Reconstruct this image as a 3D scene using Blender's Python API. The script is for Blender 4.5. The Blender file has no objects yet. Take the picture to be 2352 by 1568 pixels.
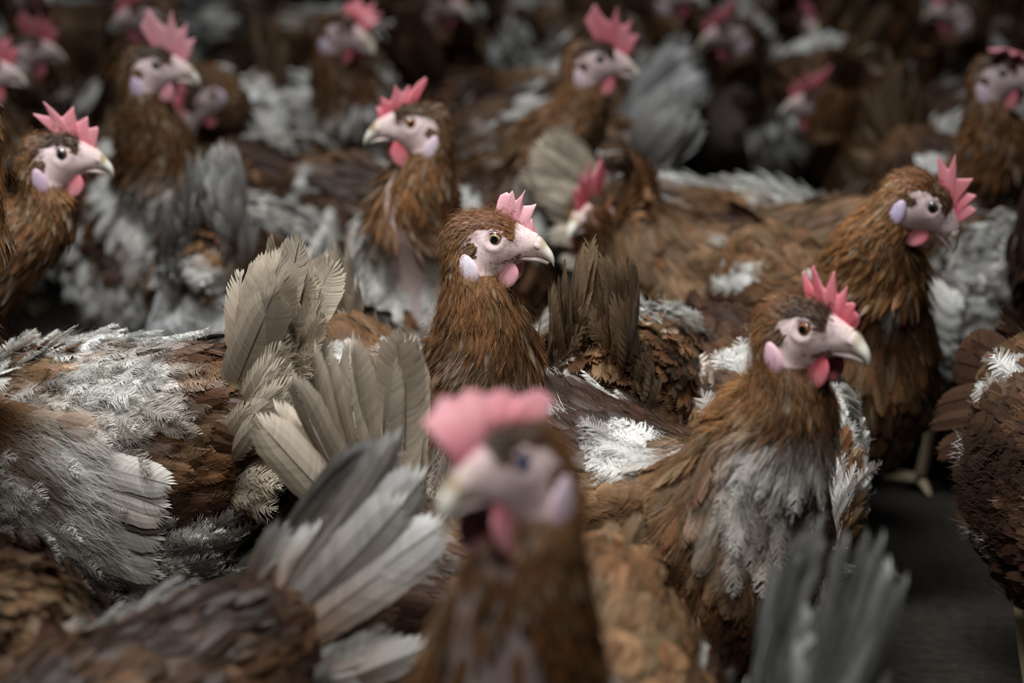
import bpy, math, random
import numpy as np
from mathutils import Matrix, Vector

# ------------------------------------------------------------------ camera, world, light
FPX = 6533.0                      # focal length in pixels of the 2352 px wide frame
PITCH = 0.25
CAM = np.array([0.0, 0.0, 0.83])
scn = bpy.context.scene
COL = scn.collection
cam_d = bpy.data.cameras.new('camera'); cam = bpy.data.objects.new('camera', cam_d); COL.objects.link(cam)
cam.location = CAM; cam.rotation_euler = (math.pi/2 - PITCH, 0, 0)
cam_d.sensor_width = 36.0; cam_d.lens = FPX*36.0/2352.0
cam_d.clip_start = 0.05
cam_d.dof.use_dof = True; cam_d.dof.focus_distance = 2.02; cam_d.dof.aperture_fstop = 4.7
scn.camera = cam

scn.view_settings.view_transform = 'Standard'
scn.view_settings.look = 'None'
scn.view_settings.gamma = 1.0
scn.view_settings.use_curve_mapping = False
scn.view_settings.exposure = 0.38
scn.cycles.max_bounces = 5; scn.cycles.diffuse_bounces = 3; scn.cycles.glossy_bounces = 2
scn.cycles.transmission_bounces = 2; scn.cycles.transparent_max_bounces = 4
scn.cycles.caustics_reflective = False; scn.cycles.caustics_refractive = False

w = bpy.data.worlds.new('shed_air'); scn.world = w; w.use_nodes = True
w.node_tree.nodes['Background'].inputs[0].default_value = (0.62, 0.68, 0.76, 1)
w.node_tree.nodes['Background'].inputs[1].default_value = 0.022

def lamp(name, kind, loc, target, energy, color, **kw):
    d = bpy.data.lights.new(name, kind); o = bpy.data.objects.new(name, d); COL.objects.link(o)
    o.location = loc; d.energy = energy; d.color = color
    o.rotation_euler = (Vector(target)-Vector(loc)).to_track_quat('-Z', 'Y').to_euler()
    for k, v in kw.items(): setattr(d, k, v)
    return o
lamp('overhead_area_light', 'AREA', (-0.30, 1.55, 2.45), (-0.16, 2.0, 0.3), 9.0, (0.95, 0.98, 1.0),
     shape='RECTANGLE', size=0.9, size_y=0.5, spread=math.radians(62))
lamp('overhead_area_light', 'AREA', (0.1, 3.1, 2.6), (0.1, 3.35, 0.2), 5.0, (0.95, 0.98, 1.0),  # second overhead light, added to brighten the back rows
     shape='RECTANGLE', size=1.2, size_y=0.6, spread=math.radians(80))
lamp('front_vignette_spot', 'SPOT', (-0.05, 0.25, 1.85), (-0.10, 1.74, 0.36), 58.0, (1.0, 0.96, 0.92),  # unseen spot added above the camera: front light, falling off to dark edges
     spot_size=math.radians(35), spot_blend=1.0, shadow_soft_size=0.16)

_c, _s = math.cos(PITCH), math.sin(PITCH)
FWD = np.array([0, _c, -_s]); UP = np.array([0, _s, _c]); RIGHT = np.array([1.0, 0, 0])
def at(px, py, d):
    return CAM + d*(FWD + (px-1176)/FPX*RIGHT - (py-784)/FPX*UP)

# ------------------------------------------------------------------ materials
def mat(name): 
    m = bpy.data.materials.new(name); m.use_nodes = True
    nt = m.node_tree
    return m, nt, nt.nodes['Principled BSDF']
def N(nt, t, **kw):
    n = nt.nodes.new(t)
    for k, v in kw.items():
        if k.startswith('i_'):
            n.inputs[int(k[2:])].default_value = v
        else: setattr(n, k, v)
    return n

def feather_mat():
    m, nt, b = mat('feather')
    a = N(nt, 'ShaderNodeAttribute', attribute_name='Col')
    nt.links.new(a.outputs['Color'], b.inputs['Base Color'])
    b.inputs['Roughness'].default_value = 0.5
    b.inputs['Specular IOR Level'].default_value = 0.35
    tr = N(nt, 'ShaderNodeBsdfTranslucent'); nt.links.new(a.outputs['Color'], tr.inputs['Color'])
    mx = N(nt, 'ShaderNodeMixShader'); mx.inputs[0].default_value = 0.3
    out = nt.nodes['Material Output']
    nt.links.new(b.outputs[0], mx.inputs[1]); nt.links.new(tr.outputs[0], mx.inputs[2]); nt.links.new(mx.outputs[0], out.inputs[0])
    return m
M_FEATHER = feather_mat()

def skin_mat(name, rough, spec, bump_scale, bump, sss=0.0, speck=0.0, dark=(0.12, 0.06, 0.04, 1)):
    m, nt, b = mat(name)
    a = N(nt, 'ShaderNodeAttribute', attribute_name='Col')
    tc = N(nt, 'ShaderNodeTexCoord')
    n1 = N(nt, 'ShaderNodeTexNoise'); n1.inputs['Scale'].default_value = bump_scale*0.45; n1.inputs['Detail'].default_value = 4
    nt.links.new(tc.outputs['Object'], n1.inputs['Vector'])
    mx = N(nt, 'ShaderNodeMixRGB', blend_type='MIX')
    rp = N(nt, 'ShaderNodeValToRGB'); rp.color_ramp.elements[0].position = 0.52; rp.color_ramp.elements[1].position = 0.8
    nt.links.new(n1.outputs['Fac'], rp.inputs[0])
    ml = N(nt, 'ShaderNodeMath', operation='MULTIPLY'); ml.inputs[1].default_value = speck
    nt.links.new(rp.outputs[0], ml.inputs[0]); nt.links.new(ml.outputs[0], mx.inputs[0])
    nt.links.new(a.outputs['Color'], mx.inputs[1]); mx.inputs[2].default_value = dark
    nt.links.new(mx.outputs[0], b.inputs['Base Color'])
    n2 = N(nt, 'ShaderNodeTexNoise'); n2.inputs['Scale'].default_value = bump_scale; n2.inputs['Detail'].default_value = 3
    nt.links.new(tc.outputs['Object'], n2.inputs['Vector'])
    bp = N(nt, 'ShaderNodeBump'); bp.inputs['Strength'].default_value = bump; bp.inputs['Distance'].default_value = 0.0006
    nt.links.new(n2.outputs['Fac'], bp.inputs['Height']); nt.links.new(bp.outputs[0], b.inputs['Normal'])
    b.inputs['Roughness'].default_value = rough; b.inputs['Specular IOR Level'].default_value = spec
    if sss:
        b.inputs['Subsurface Weight'].default_value = sss
        b.inputs['Subsurface Radius'].default_value = (0.004, 0.0015, 0.001)
        b.inputs['Subsurface Scale'].default_value = 1.0
    return m
M_SKIN = skin_mat('hen_skin', 0.6, 0.3, 900, 0.35, 0.0, 0.55, (0.36, 0.19, 0.17, 1))
M_COMB = skin_mat('comb_flesh', 0.45, 0.45, 1400, 0.4, 0.0, 0.15, (0.35, 0.05, 0.06, 1))
M_LOBE = skin_mat('lobe_skin', 0.55, 0.3, 900, 0.4, 0.0, 0.05, (0.5, 0.3, 0.35, 1))
M_BEAK = skin_mat('beak_horn', 0.35, 0.5, 500, 0.25, 0.0, 0.25, (0.30, 0.20, 0.10, 1))
m_, nt_, b_ = mat('eye_gloss'); a_ = N(nt_, 'ShaderNodeAttribute', attribute_name='Col')
nt_.links.new(a_.outputs['Color'], b_.inputs['Base Color']); b_.inputs['Roughness'].default_value = 0.06
b_.inputs['Specular IOR Level'].default_value = 0.6; b_.inputs['Coat Weight'].default_value = 0.6; b_.inputs['Coat Roughness'].default_value = 0.03
M_EYE = m_

# ------------------------------------------------------------------ mesh helpers (numpy)
def mesh_from(name, V, quads, mats, col=None, smooth=False, origin=None, parent=None, midx=None, tris=None):
    V = np.asarray(V, dtype=np.float64)
    if origin is not None: V = V - origin
    quads = np.asarray(quads, dtype=np.int32).reshape(-1, 4)
    me = bpy.data.meshes.new(name)
    nt = 0 if tris is None else len(tris)
    me.vertices.add(len(V)); me.vertices.foreach_set('co', V.astype(np.float32).ravel())
    li = quads.ravel()
    ls = np.arange(len(quads))*4
    if nt:
        tris = np.asarray(tris, dtype=np.int32)
        ls = np.concatenate([ls, len(li)+np.arange(nt)*3]); li = np.concatenate([li, tris.ravel()])
    me.loops.add(len(li)); me.loops.foreach_set('vertex_index', li.astype(np.int32))
    me.polygons.add(len(ls)); me.polygons.foreach_set('loop_start', ls.astype(np.int32))
    me.polygons.foreach_set('use_smooth', np.full(len(ls), smooth, dtype=bool))
    if midx is not None: me.polygons.foreach_set('material_index', np.asarray(midx, dtype=np.int32))
    me.update(calc_edges=True)
    if col is not None:
        a = me.color_attributes.new('Col', 'BYTE_COLOR' if len(V) > 3000 else 'FLOAT_COLOR', 'POINT')
        c = np.ones((len(V), 4), dtype=np.float32); c[:, :3] = np.clip(col, 0, 1)
        a.data.foreach_set('color', c.ravel())
    for m in (mats if isinstance(mats, (list, tuple)) else [mats]): me.materials.append(m)
    o = bpy.data.objects.new(name, me); COL.objects.link(o)
    if parent is not None: o.parent = parent
    return o

def unit(v): return v/np.maximum(np.linalg.norm(v, axis=-1, keepdims=True), 1e-12)

def catmull(K, n):
    """K (m,d) keys -> smooth samples, n per segment"""
    K = np.asarray(K, dtype=float); P = np.vstack([2*K[0]-K[1], K, 2*K[-1]-K[-2]])
    out = []
    t = (np.arange(n)/n)[:, None]
    for i in range(1, len(P)-2):
        p0, p1, p2, p3 = P[i-1], P[i], P[i+1], P[i+2]
        out.append(0.5*((2*p1)+(-p0+p2)*t+(2*p0-5*p1+4*p2-p3)*t**2+(-p0+3*p1-3*p2+p3)*t**3))
    out.append(K[-1:])
    return np.vstack(out)

def rings_to_mesh(R):
    """R (M,K,3) closed rings -> verts, quads, tris with capped ends"""
    M, K, _ = R.shape
    V = R.reshape(-1, 3)
    i, j = np.meshgrid(np.arange(M-1), np.arange(K), indexing='ij')
    a = i*K+j; b = i*K+(j+1) % K; c = (i+1)*K+(j+1) % K; d = (i+1)*K+j
    Q = np.stack([a, d, c, b], -1).reshape(-1, 4)
    V = np.vstack([V, R[0].mean(0), R[-1].mean(0)])
    jj = np.arange(K)
    T = np.vstack([np.stack([jj, (jj+1) % K, np.full(K, M*K)], -1),
                   np.stack([(M-1)*K+(jj+1) % K, (M-1)*K+jj, np.full(K, M*K+1)], -1)])
    return V, Q, T

def ring(C, U, W, K, p=1.0):
    ph = np.arange(K)/K*2*math.pi
    c, s = np.cos(ph), np.sin(ph)
    if p != 1.0:
        c = np.sign(c)*np.abs(c)**p; s = np.sign(s)*np.abs(s)**p
    return C[:, None, :]+U[:, None, :]*c[None, :, None]+W[:, None, :]*s[None, :, None]

def profile(keys, n, K, p=0.9):
    """keys: (Tx,Tz,Bx,Bz,w) side profile in local x,z -> rings"""
    k = catmull(np.array(keys, dtype=float), n)
    T = np.stack([k[:, 0], 0*k[:, 0], k[:, 1]], -1); B = np.stack([k[:, 2], 0*k[:, 0], k[:, 3]], -1)
    W = np.stack([0*k[:, 0], k[:, 4], 0*k[:, 0]], -1)
    return ring((T+B)/2, (T-B)/2, W, K, p)

class Noise:
    def __init__(s, seed, freq, octs=3):
        r = np.random.RandomState(seed); s.k = []; 
        for o in range(octs):
            for _ in range(7):
                v = r.normal(size=3); v /= np.linalg.norm(v)
                s.k.append((v*freq*(1.9**o)*r.uniform(.7, 1.3), r.uniform(0, 6.28), 0.62**o))
    def __call__(s, P):
        t = 0; n = 0
        for v, ph, a in s.k:
            t = t+a*np.sin(P@v+ph); n += a*a
        return t/math.sqrt(n/2)     # about unit variance

# ------------------------------------------------------------------ feather templates (x across -.5...5, y along 0..1, z up)
def comb_feather(rs, nb, segs, y0, lead, outline, gap=0.0, wob=0.0, split=0.5, rachis=0.014, taper=0.45):
    """barb by barb feather: nb ribbons on each side of the shaft"""
    V, Q, S = [], [], []
    def w(y): return np.interp(y, outline[0], outline[1])
    for side in (-1, 1):
        clump = 0.0
        for j in range(nb):
            if rs.rand() < 0.22*split: clump = rs.uniform(-1, 1)*0.05*split
            ya = y0+(0.97-y0)*j/nb
            dy = (0.97-y0)/nb*(1.25-gap)
            ld = lead*(1-0.55*ya)*(1+clump*3)
            yb = min(ya+ld, 1.02-rs.rand()*0.04)
            we = w(min(yb, 1.0))*(1+rs.uniform(-1, 1)*0.07*split)
            z0 = rs.uniform(-1, 1)*0.006+clump*0.12
            br = rs.uniform(0.86, 1.14)
            base = len(V)
            for k in range(segs+1):
                t = k/segs
                x = side*(rachis*0.5+(we-rachis*0.5)*(t**0.85))
                yy = ya+(yb-ya)*(t**1.25)+wob*rs.uniform(-1, 1)*t*0.05
                th = dy*(1-taper*t**3)
                zz = z0*t-0.03*t*t+wob*rs.uniform(-1, 1)*t*0.08
                V.append((x, yy, zz)); V.append((x, yy+th, zz+0.004))
                S += [(yy, t, br), (yy+th, t, br*1.05)]
            for k in range(segs):
                a = base+2*k
                Q.append((a, a+1, a+3, a+2) if side > 0 else (a, a+2, a+3, a+1))
    b = len(V)                                      # shaft
    ns = 4
    for k in range(ns+1):
        t = k/ns; r = rachis*(1-0.8*t)
        for x in (-r/2, r/2): V.append((x, t*0.97, 0.012*(1-t))); S.append((t, 0.0, 0.0))
    for k in range(ns): Q.append((b+2*k, b+2*k+1, b+2*k+3, b+2*k+2))
    return np.array(V), np.array(Q), np.array(S)

def blade_feather(rs, n, outline, frill=0.1):
    """light feather: a two-sided blade with a ragged edge"""
    V, Q, S = [], [], []
    for k in range(n+1):
        y = k/n
        for i, s in enumerate((-1, 0, 1)):
            ww = np.interp(y, outline[0], outline[1])*(1+rs.uniform(-1, 1)*frill)
            V.append((s*ww, y+(0 if s == 0 else rs.uniform(-1, 1)*frill*0.35-0.02), -0.04*abs(s)+rs.uniform(-1, 1)*frill*0.1))
            S.append((y, abs(s), rs.uniform(0.88, 1.12)))
    for k in range(n):
        a = 3*k
        Q += [(a, a+1, a+4, a+3), (a+1, a+2, a+5, a+4)]
    return np.array(V), np.array(Q), np.array(S)

O_CONT = ([0, .12, .35, .65, .85, .95, 1], [.05, .30, .46, .50, .42, .27, .05])
O_HACK = ([0, .12, .35, .65, .85, 1], [.10, .42, .50, .38, .20, .02])
O_QUIL = ([0, .1, .3, .6, .85, .95, 1], [.06, .22, .40, .50, .48, .32, .08])
_rs = np.random.RandomState(5)
TPL = {
 ('cont', 2): [comb_feather(_rs, 19, 2, .16, .26, O_CONT, gap=-.2, split=.9, taper=.5) for _ in range(8)],
 ('hack', 2): [comb_feather(_rs, 13, 2, .10, .42, O_HACK, gap=-.1, split=1.3, rachis=.02, taper=.75) for _ in range(8)],
 ('down', 2): [comb_feather(_rs, 34, 3, .05, .36, O_CONT, gap=.25, wob=1.0, split=2.4, rachis=.008, taper=.8) for _ in range(8)],
 ('cont', 1): [comb_feather(_rs, 9, 1, .2, .26, O_CONT, gap=-.4, split=.8, rachis=.03, taper=.3) for _ in range(6)],
 ('hack', 1): [blade_feather(_rs, 4, O_HACK, .22) for _ in range(6)],
 ('down', 1): [comb_feather(_rs, 13, 1, .05, .34, O_CONT, gap=.3, wob=.8, split=1.5, rachis=.01, taper=.7) for _ in range(6)],
 ('cont', 0): [blade_feather(_rs, 3, O_CONT, .14) for _ in range(6)],
 ('hack', 0): [blade_feather(_rs, 2, O_HACK, .2) for _ in range(6)],
 ('down', 0): [blade_feather(_rs, 3, O_CONT, .3) for _ in range(6)],
 ('quil', 2): [comb_feather(_rs, 46, 3, .08, .15, O_QUIL, gap=-.9, split=.35, rachis=.035, taper=.1) for _ in range(6)],
 ('quil', 1): [comb_feather(_rs, 22, 2, .08, .17, O_QUIL, gap=-.8, split=.4, rachis=.04, taper=.1) for _ in range(5)],
 ('quil', 0): [comb_feather(_rs, 10, 1, .08, .18, O_QUIL, gap=-.8, split=.5, rachis=.04, taper=.1) for _ in range(5)],
}
def strand(rs, segs):
    V, Q, S = [], [], []
    bx, bz = rs.uniform(-3, 3), rs.uniform(-2, 2)
    for k in range(segs+1):
        t = k/segs; ww = .5*(1-t)**.6+.03
        for sg in (-1, 1): V.append((sg*ww+bx*t*t, t, bz*t*t)); S.append((t, .6, 1.0))
    for k in range(segs): Q.append((2*k, 2*k+1, 2*k+3, 2*k+2))
    return np.array(V), np.array(Q), np.array(S)
TPL[('hair', 2)] = [strand(_rs, 3) for _ in range(5)]
TPL[('hair', 1)] = [strand(_rs, 2) for _ in range(5)]
def place_feathers(rs, kind, lod, p, d, n, L, W, lift, curl, cup, col, tipcol, roll=None, shaft=1.25):
    """many feathers -> (V, Q, C)"""
    p, d, n = map(np.asarray, (p, d, n)); n = unit(n - d*np.sum(n*d, -1, keepdims=True)); b = np.cross(d, n)
    if roll is not None:
        c, s = np.cos(roll)[:, None], np.sin(roll)[:, None]; n, b = n*c+b*s, b*c-n*s
    tp = TPL[(kind, lod)]; pick = rs.randint(0, len(tp), len(p)); flip = rs.choice([-1, 1], len(p))
    Vs, Qs, Cs, off = [], [], [], 0
    for ti, (tv, tq, ts) in enumerate(tp):
        I = np.where(pick == ti)[0]
        if not len(I): continue
        x = tv[None, :, 0]*flip[I, None]; y = tv[None, :, 1]+0*x; z = tv[None, :, 2]+0*x
        a = lift[I, None]; k = curl[I, None]+1e-4; l = L[I, None]; ww = W[I, None]
        s_ = l*(np.sin(a)-np.sin(a-k*y))/k
        h_ = l*(np.cos(a-k*y)-np.cos(a))/k
        h_ = h_+z*ww-cup[I, None]*ww*(2*x)**2*0.5
        V = p[I][:, None]+d[I][:, None]*s_[..., None]+n[I][:, None]*h_[..., None]+b[I][:, None]*(x*ww)[..., None]
        m = np.clip((ts[:, 0]-0.25)/0.75, 0, 1)[None, :, None]
        C = col[I][:, None]*(1-m)+tipcol[I][:, None]*m
        br = np.where(ts[:, 2] == 0, shaft, ts[:, 2])*(0.88+0.16*ts[:, 1])
        C = C*br[None, :, None]
        nv = len(tv)
        Q = tq[None]+(np.arange(len(I))*nv)[:, None, None]+off
        off += nv*len(I)
        Vs.append(V.reshape(-1, 3)); Qs.append(Q.reshape(-1, 4)); Cs.append(C.reshape(-1, 3))
    return np.vstack(Vs), np.vstack(Qs), np.vstack(Cs)

class Bag:
    def __init__(s): s.V, s.Q, s.C, s.n = [], [], [], 0
    def add(s, VQC):
        V, Q, C = VQC; s.V.append(V); s.Q.append(Q+s.n); s.C.append(C); s.n += len(V)
    def build(s, name, origin, parent, m=None):
        return mesh_from(name, np.vstack(s.V), np.vstack(s.Q), m or M_FEATHER, np.vstack(s.C), False, origin, parent)

# ------------------------------------------------------------------ colours (linear)
DARK = np.array([.060, .030, .018]); BROWN = np.array([.185, .095, .043]); RUST = np.array([.25, .120, .047])
TAN = np.array([.40, .28, .17]); CREAM = np.array([.66, .58, .47]); WHITE = np.array([.66, .66, .64])
SKIN = np.array([.76, .59, .58]); PINK = np.array([.72, .42, .45]); RED = np.array([.62, .045, .075])

# ------------------------------------------------------------------ hen geometry
BODY_LOW = [(-.165, .262, -.160, .238, .010), (-.140, .285, -.135, .185, .038), (-.090, .290, -.085, .130, .064),
        (-.030, .282, -.020, .105, .077), (.030, .276, .050, .108, .079), (.080, .258, .098, .118, .069),
        (.115, .230, .122, .125, .054), (.138, .200, .136, .128, .040)]
BODY = [(-.165, .262, -.160, .238, .010), (-.140, .285, -.135, .185, .038), (-.090, .290, -.085, .130, .064),
        (-.030, .282, -.020, .105, .077), (.030, .280, .050, .108, .079), (.066, .290, .108, .138, .070),
        (.088, .308, .138, .195, .056), (.100, .330, .143, .262, .042)]
SKULL = [(-.0365, -.027, .008, -.0385, .0222), (-.0365, -.005, .004, -.0290, .0200), (-.027, .0118, .008, -.0255, .0182),
         (-.010, .0150, .011, -.0220, .0165), (.004, .0150, .0155, -.0190, .0140), (.014, .0105, .020, -.0165, .0110),
         (.0225, .0062, .0245, -.0155, .0086), (.0285, .0024, .028, -.0142, .0062)]
BEAKU = [(.0235, .0030, .0215, -.0120, .0070), (.0305, .0000, .0290, -.0134, .0066), (.0350, -.0055, .0340, -.0148, .0052),
         (.0385, -.0105, .0372, -.0168, .0037), (.0402, -.0155, .0388, -.0188, .0022), (.0402, -.0200, .0398, -.0207, .0008)]
BEAKL = [(.0150, -.0120, .0160, -.0162, .0080), (.0240, -.0125, .0240, -.0170, .0066), (.0310, -.0140, .0300, -.0176, .0045),
         (.0370, -.0170, .0355, -.0193, .0018)]
# combs: (fraction along the base, top point x, top point z) in cm, head frame
COMBS = {
 'drape': [(0, -1.0, 1.7), (.05, -3.0, 1.5), (.12, -3.7, 2.3), (.2, -3.1, 2.9), (.3, -2.0, 2.7), (.4, -1.3, 3.3), (.5, -.4, 3.1), (.6, .5, 3.6), (.68, 1.1, 3.2), (.76, 1.9, 3.5), (.84, 2.6, 2.9), (.9, 3.3, 2.6), (.95, 3.3, 1.6), (1, 2.9, .3)],
 'lobed': [(0, .05, 2.0), (.04, -.05, 2.4), (.12, .15, 2.85), (.18, .65, 3.1), (.22, .78, 2.95), (.26, 1.05, 3.25), (.32, 1.15, 3.0), (.40, 1.28, 2.5), (.46, 1.7, 2.95), (.50, 1.95, 3.35),
           (.55, 1.85, 2.8), (.62, 1.76, 2.15), (.70, 2.3, 2.2), (.76, 2.75, 2.35), (.80, 2.6, 1.9), (.86, 2.3, 1.3), (.90, 2.45, 1.35), (.95, 2.55, 1.0), (1, 2.85, .25)],
 'fingers': [(0, -.6, 1.8), (.05, -1.0, 2.6), (.08, -.95, 3.4), (.15, -.5, 2.8), (.21, -.1, 2.3), (.27, -.35, 3.4), (.30, -.2, 3.9), (.36, .2, 3.1), (.42, .7, 2.35), (.49, 1.0, 3.2), (.52, 1.2, 3.7),
             (.56, 1.35, 3.1), (.62, 1.5, 2.1), (.68, 1.95, 2.6), (.71, 2.15, 2.9), (.75, 2.2, 2.3), (.80, 2.2, 1.75), (.85, 2.65, 1.9), (.88, 2.85, 1.75), (.92, 2.8, 1.35), (.96, 3.2, 1.1), (.98, 3.2, .6), (1, 2.9, .2)],
 'tall': [(0, -1.2, 2.3), (.06, -1.6, 3.0), (.12, -1.1, 3.9), (.16, -.8, 4.5), (.22, -.1, 3.6), (.30, .7, 3.05), (.38, 1.0, 3.9), (.42, 1.2, 4.4), (.46, 1.35, 3.7), (.54, 1.7, 2.8), (.60, 2.2, 3.1),
          (.64, 2.5, 3.5), (.68, 2.5, 2.9), (.75, 2.55, 2.0), (.81, 3.1, 2.2), (.86, 3.3, 2.2), (.90, 3.1, 1.4), (.95, 3.0, .9), (1, 2.75, .3)],
 'saw': [(0, -1.1, 1.8), (.05, -1.7, 2.4), (.10, -1.9, 2.7), (.20, -.7, 2.5), (.26, -.9, 3.2), (.29, -1.0, 3.5), (.36, -.3, 2.9), (.42, .2, 2.4), (.50, .8, 2.9), (.53, 1.0, 3.1), (.58, 1.1, 2.5), (.63, 1.2, 2.0),
         (.70, 1.8, 2.3), (.73, 2.0, 2.4), (.80, 2.1, 1.6), (.87, 2.7, 1.7), (.90, 2.8, 1.5), (1, 2.7, .25)],
 'long': [(0, -.6, 1.9), (.05, -1.2, 2.7), (.10, -1.6, 3.5), (.14, -1.5, 3.9), (.20, -.8, 3.4), (.27, -.1, 2.6), (.33, -.1, 3.0), (.36, 0, 3.2), (.42, .5, 2.5), (.50, 1.0, 2.9), (.54, 1.2, 3.3),
          (.60, 1.4, 2.5), (.68, 1.7, 1.8), (.76, 2.4, 2.2), (.80, 2.5, 2.1), (.86, 2.5, 1.3), (.93, 2.9, 1.3), (1, 2.8, .25)],
}
def comb_rings(kind, flop, scale):
    k = np.array(COMBS[kind])
    u = np.linspace(0, 1, 110)
    top = np.stack([np.interp(u, k[:, 0], k[:, 1]), np.interp(u, k[:, 0], k[:, 2])], -1)
    for _ in range(1): top[1:-1] = top[1:-1]*.5+.25*(top[:-2]+top[2:])
    bk = np.array([(-.3, 1.35), (.5, 1.42), (1.2, 1.1), (1.9, .72), (2.75, .12)])
    if kind in ('fingers', 'saw', 'tall', 'long'): bk[0] = (-.7, 1.35)
    bs = np.stack([np.interp(u, np.linspace(0, 1, 5), bk[:, 0]), np.interp(u, np.linspace(0, 1, 5), bk[:, 1])], -1)
    nv = 12
    top = bs+(top-bs)*scale
    hgt = np.linalg.norm(top-bs, axis=1)
    v = np.linspace(0, 1, nv)
    P = bs[:, None]+(top-bs)[:, None]*v[None, :, None]
    th = 0.24*np.sqrt(np.clip(1-.93*v**3, 0, 1))*(1-0.35*v)
    th = th[None, :]*np.clip(np.minimum(u, 1-u)*14+.15, 0, 1)[:, None]
    th = th*(1+0.12*np.sin(u*37)[:, None]*v[None])
    wav = 0.10*np.sin(u*11+1)[:, None]*v[None]**1.5
    out = []
    for sgn in (1, -1):
        y = wav+sgn*th
        X, Z, Y = P[..., 0].copy(), P[..., 1].copy(), y.copy()
        if flop:
            s = v[None, :]*hgt[:, None]                      # distance from base
            ang = np.clip(s/2.6, 0, 1)*flop
            zc = bs[:, None, 1]+0*s
            dz = Z-zc
            Y = y*np.cos(ang)+np.sin(ang)*np.abs(dz)*.95
            Z = zc+dz*np.cos(ang)*(1-.1*abs(flop))-y*np.sin(ang)*.6
        out.append(np.stack([X, Y, Z], -1)*0.01)
    A, B = out
    V = np.vstack([A.reshape(-1, 3), B.reshape(-1, 3)])
    nu = len(u); o = nu*nv; Q = []
    i, j = np.meshgrid(np.arange(nu-1), np.arange(nv-1), indexing='ij'); a = (i*nv+j).ravel()
    Q.append(np.stack([a, a+nv, a+nv+1, a+1], -1)); Q.append(np.stack([a, a+1, a+nv+1, a+nv], -1)+o)
    i = np.arange(nu-1)*nv+nv-1; Q.append(np.stack([i, i+nv, i+nv+o, i+o], -1))
    for c in (0, (nu-1)*nv):
        j = c+np.arange(nv-1); q = np.stack([j, j+1, j+1+o, j+o], -1); Q.append(q if c == 0 else q[:, ::-1])
    tv = np.tile(v, nu); tu = np.repeat(u, nv)
    return V, np.vstack(Q), np.concatenate([tv, tv]), np.concatenate([tu, tu])

def blob(center, rad, rot, seg=20, rings_=14, shape=None):
    """flattened drop: unit sphere along z shaped, returned as rings mesh"""
    th = np.linspace(0, math.pi, rings_+2)[1:-1]
    ph = np.arange(seg)/seg*2*math.pi
    X = np.sin(th)[:, None]*np.cos(ph)[None]; Y = np.sin(th)[:, None]*np.sin(ph)[None]; Z = np.cos(th)[:, None]+0*X
    R = np.stack([X, Y, Z], -1)
    if shape is not None: R = shape(R)
    R = R*np.array(rad)
    R = R@rot.T+np.array(center)
    return rings_to_mesh(R)

def rot_zyx(yaw, pitch, roll):
    return np.array(Matrix.Rotation(math.radians(yaw), 3, 'Z') @ Matrix.Rotation(-math.radians(pitch), 3, 'Y') @ Matrix.Rotation(math.radians(roll), 3, 'X'))

BARE = np.array([(-1.9, .2), (-1.15, .60), (-.4, .85), (.4, .85), (1.0, .3), (1.45, .0), (1.35, 1.5), (3.2, .6), (5, -1), (5, -4), (1.0, -3.6), (.4, -2.6), (-.6, -2.5), (-1.6, -2.5), (-2.3, -1.8), (-2.25, -1.0), (-2.25, -.3)])
def inside(P, poly):
    x, y = P[:, 0], P[:, 1]; r = np.zeros(len(P), bool); j = len(poly)-1
    for i in range(len(poly)):
        xi, yi, xj, yj = *poly[i], *poly[j]
        c = ((yi > y) != (yj > y)) & (x < (xj-xi)*(y-yi)/(yj-yi+1e-12)+xi); r ^= c; j = i
    return r

REG = []
# small moves (x, y, turn) that keep neighbours from standing in each other
NUDGE = {3: (0.000, 0.000, 14), 6: (0.000, 0.000, -9), 7: (0.000, 0.000, 1), 8: (0.000, 0.000, 4), 9: (0.000, 0.000, -33), 11: (0.000, 0.000, -10), 12: (0.000, 0.000, 33), 15: (0.000, 0.000, 0), 16: (0.000, 0.000, 10), 17: (0.000, 0.000, 32), 18: (0.000, 0.000, -1), 19: (0.000, 0.000, -6), 20: (0.000, 0.000, -2), 29: (-0.067, 0.081, -10), 32: (-0.004, 0.023, -8), 34: (-0.037, 0.027, -9), 35: (0.048, 0.106, 0), 36: (0.134, -0.004, 15), 37: (0.011, 0.023, -2), 38: (0.000, 0.001, 0), 39: (-0.030, 0.004, -2), 44: (0.006, -0.027, 8), 50: (-0.014, 0.013, -2), 51: (0.041, 0.090, 25), 52: (0.025, -0.096, 7), 53: (-0.021, 0.004, 3)}
def sdist(P, poly):
    a = poly; b = np.roll(poly, -1, 0); d = np.full(len(P), 1e9)
    for p, q in zip(a, b):
        e = q-p; t = np.clip(((P-p)@e)/(e@e), 0, 1)[:, None]
        d = np.minimum(d, np.linalg.norm(P-(p+t*e), axis=1))
    return np.where(inside(P, poly), d, -d)

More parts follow.
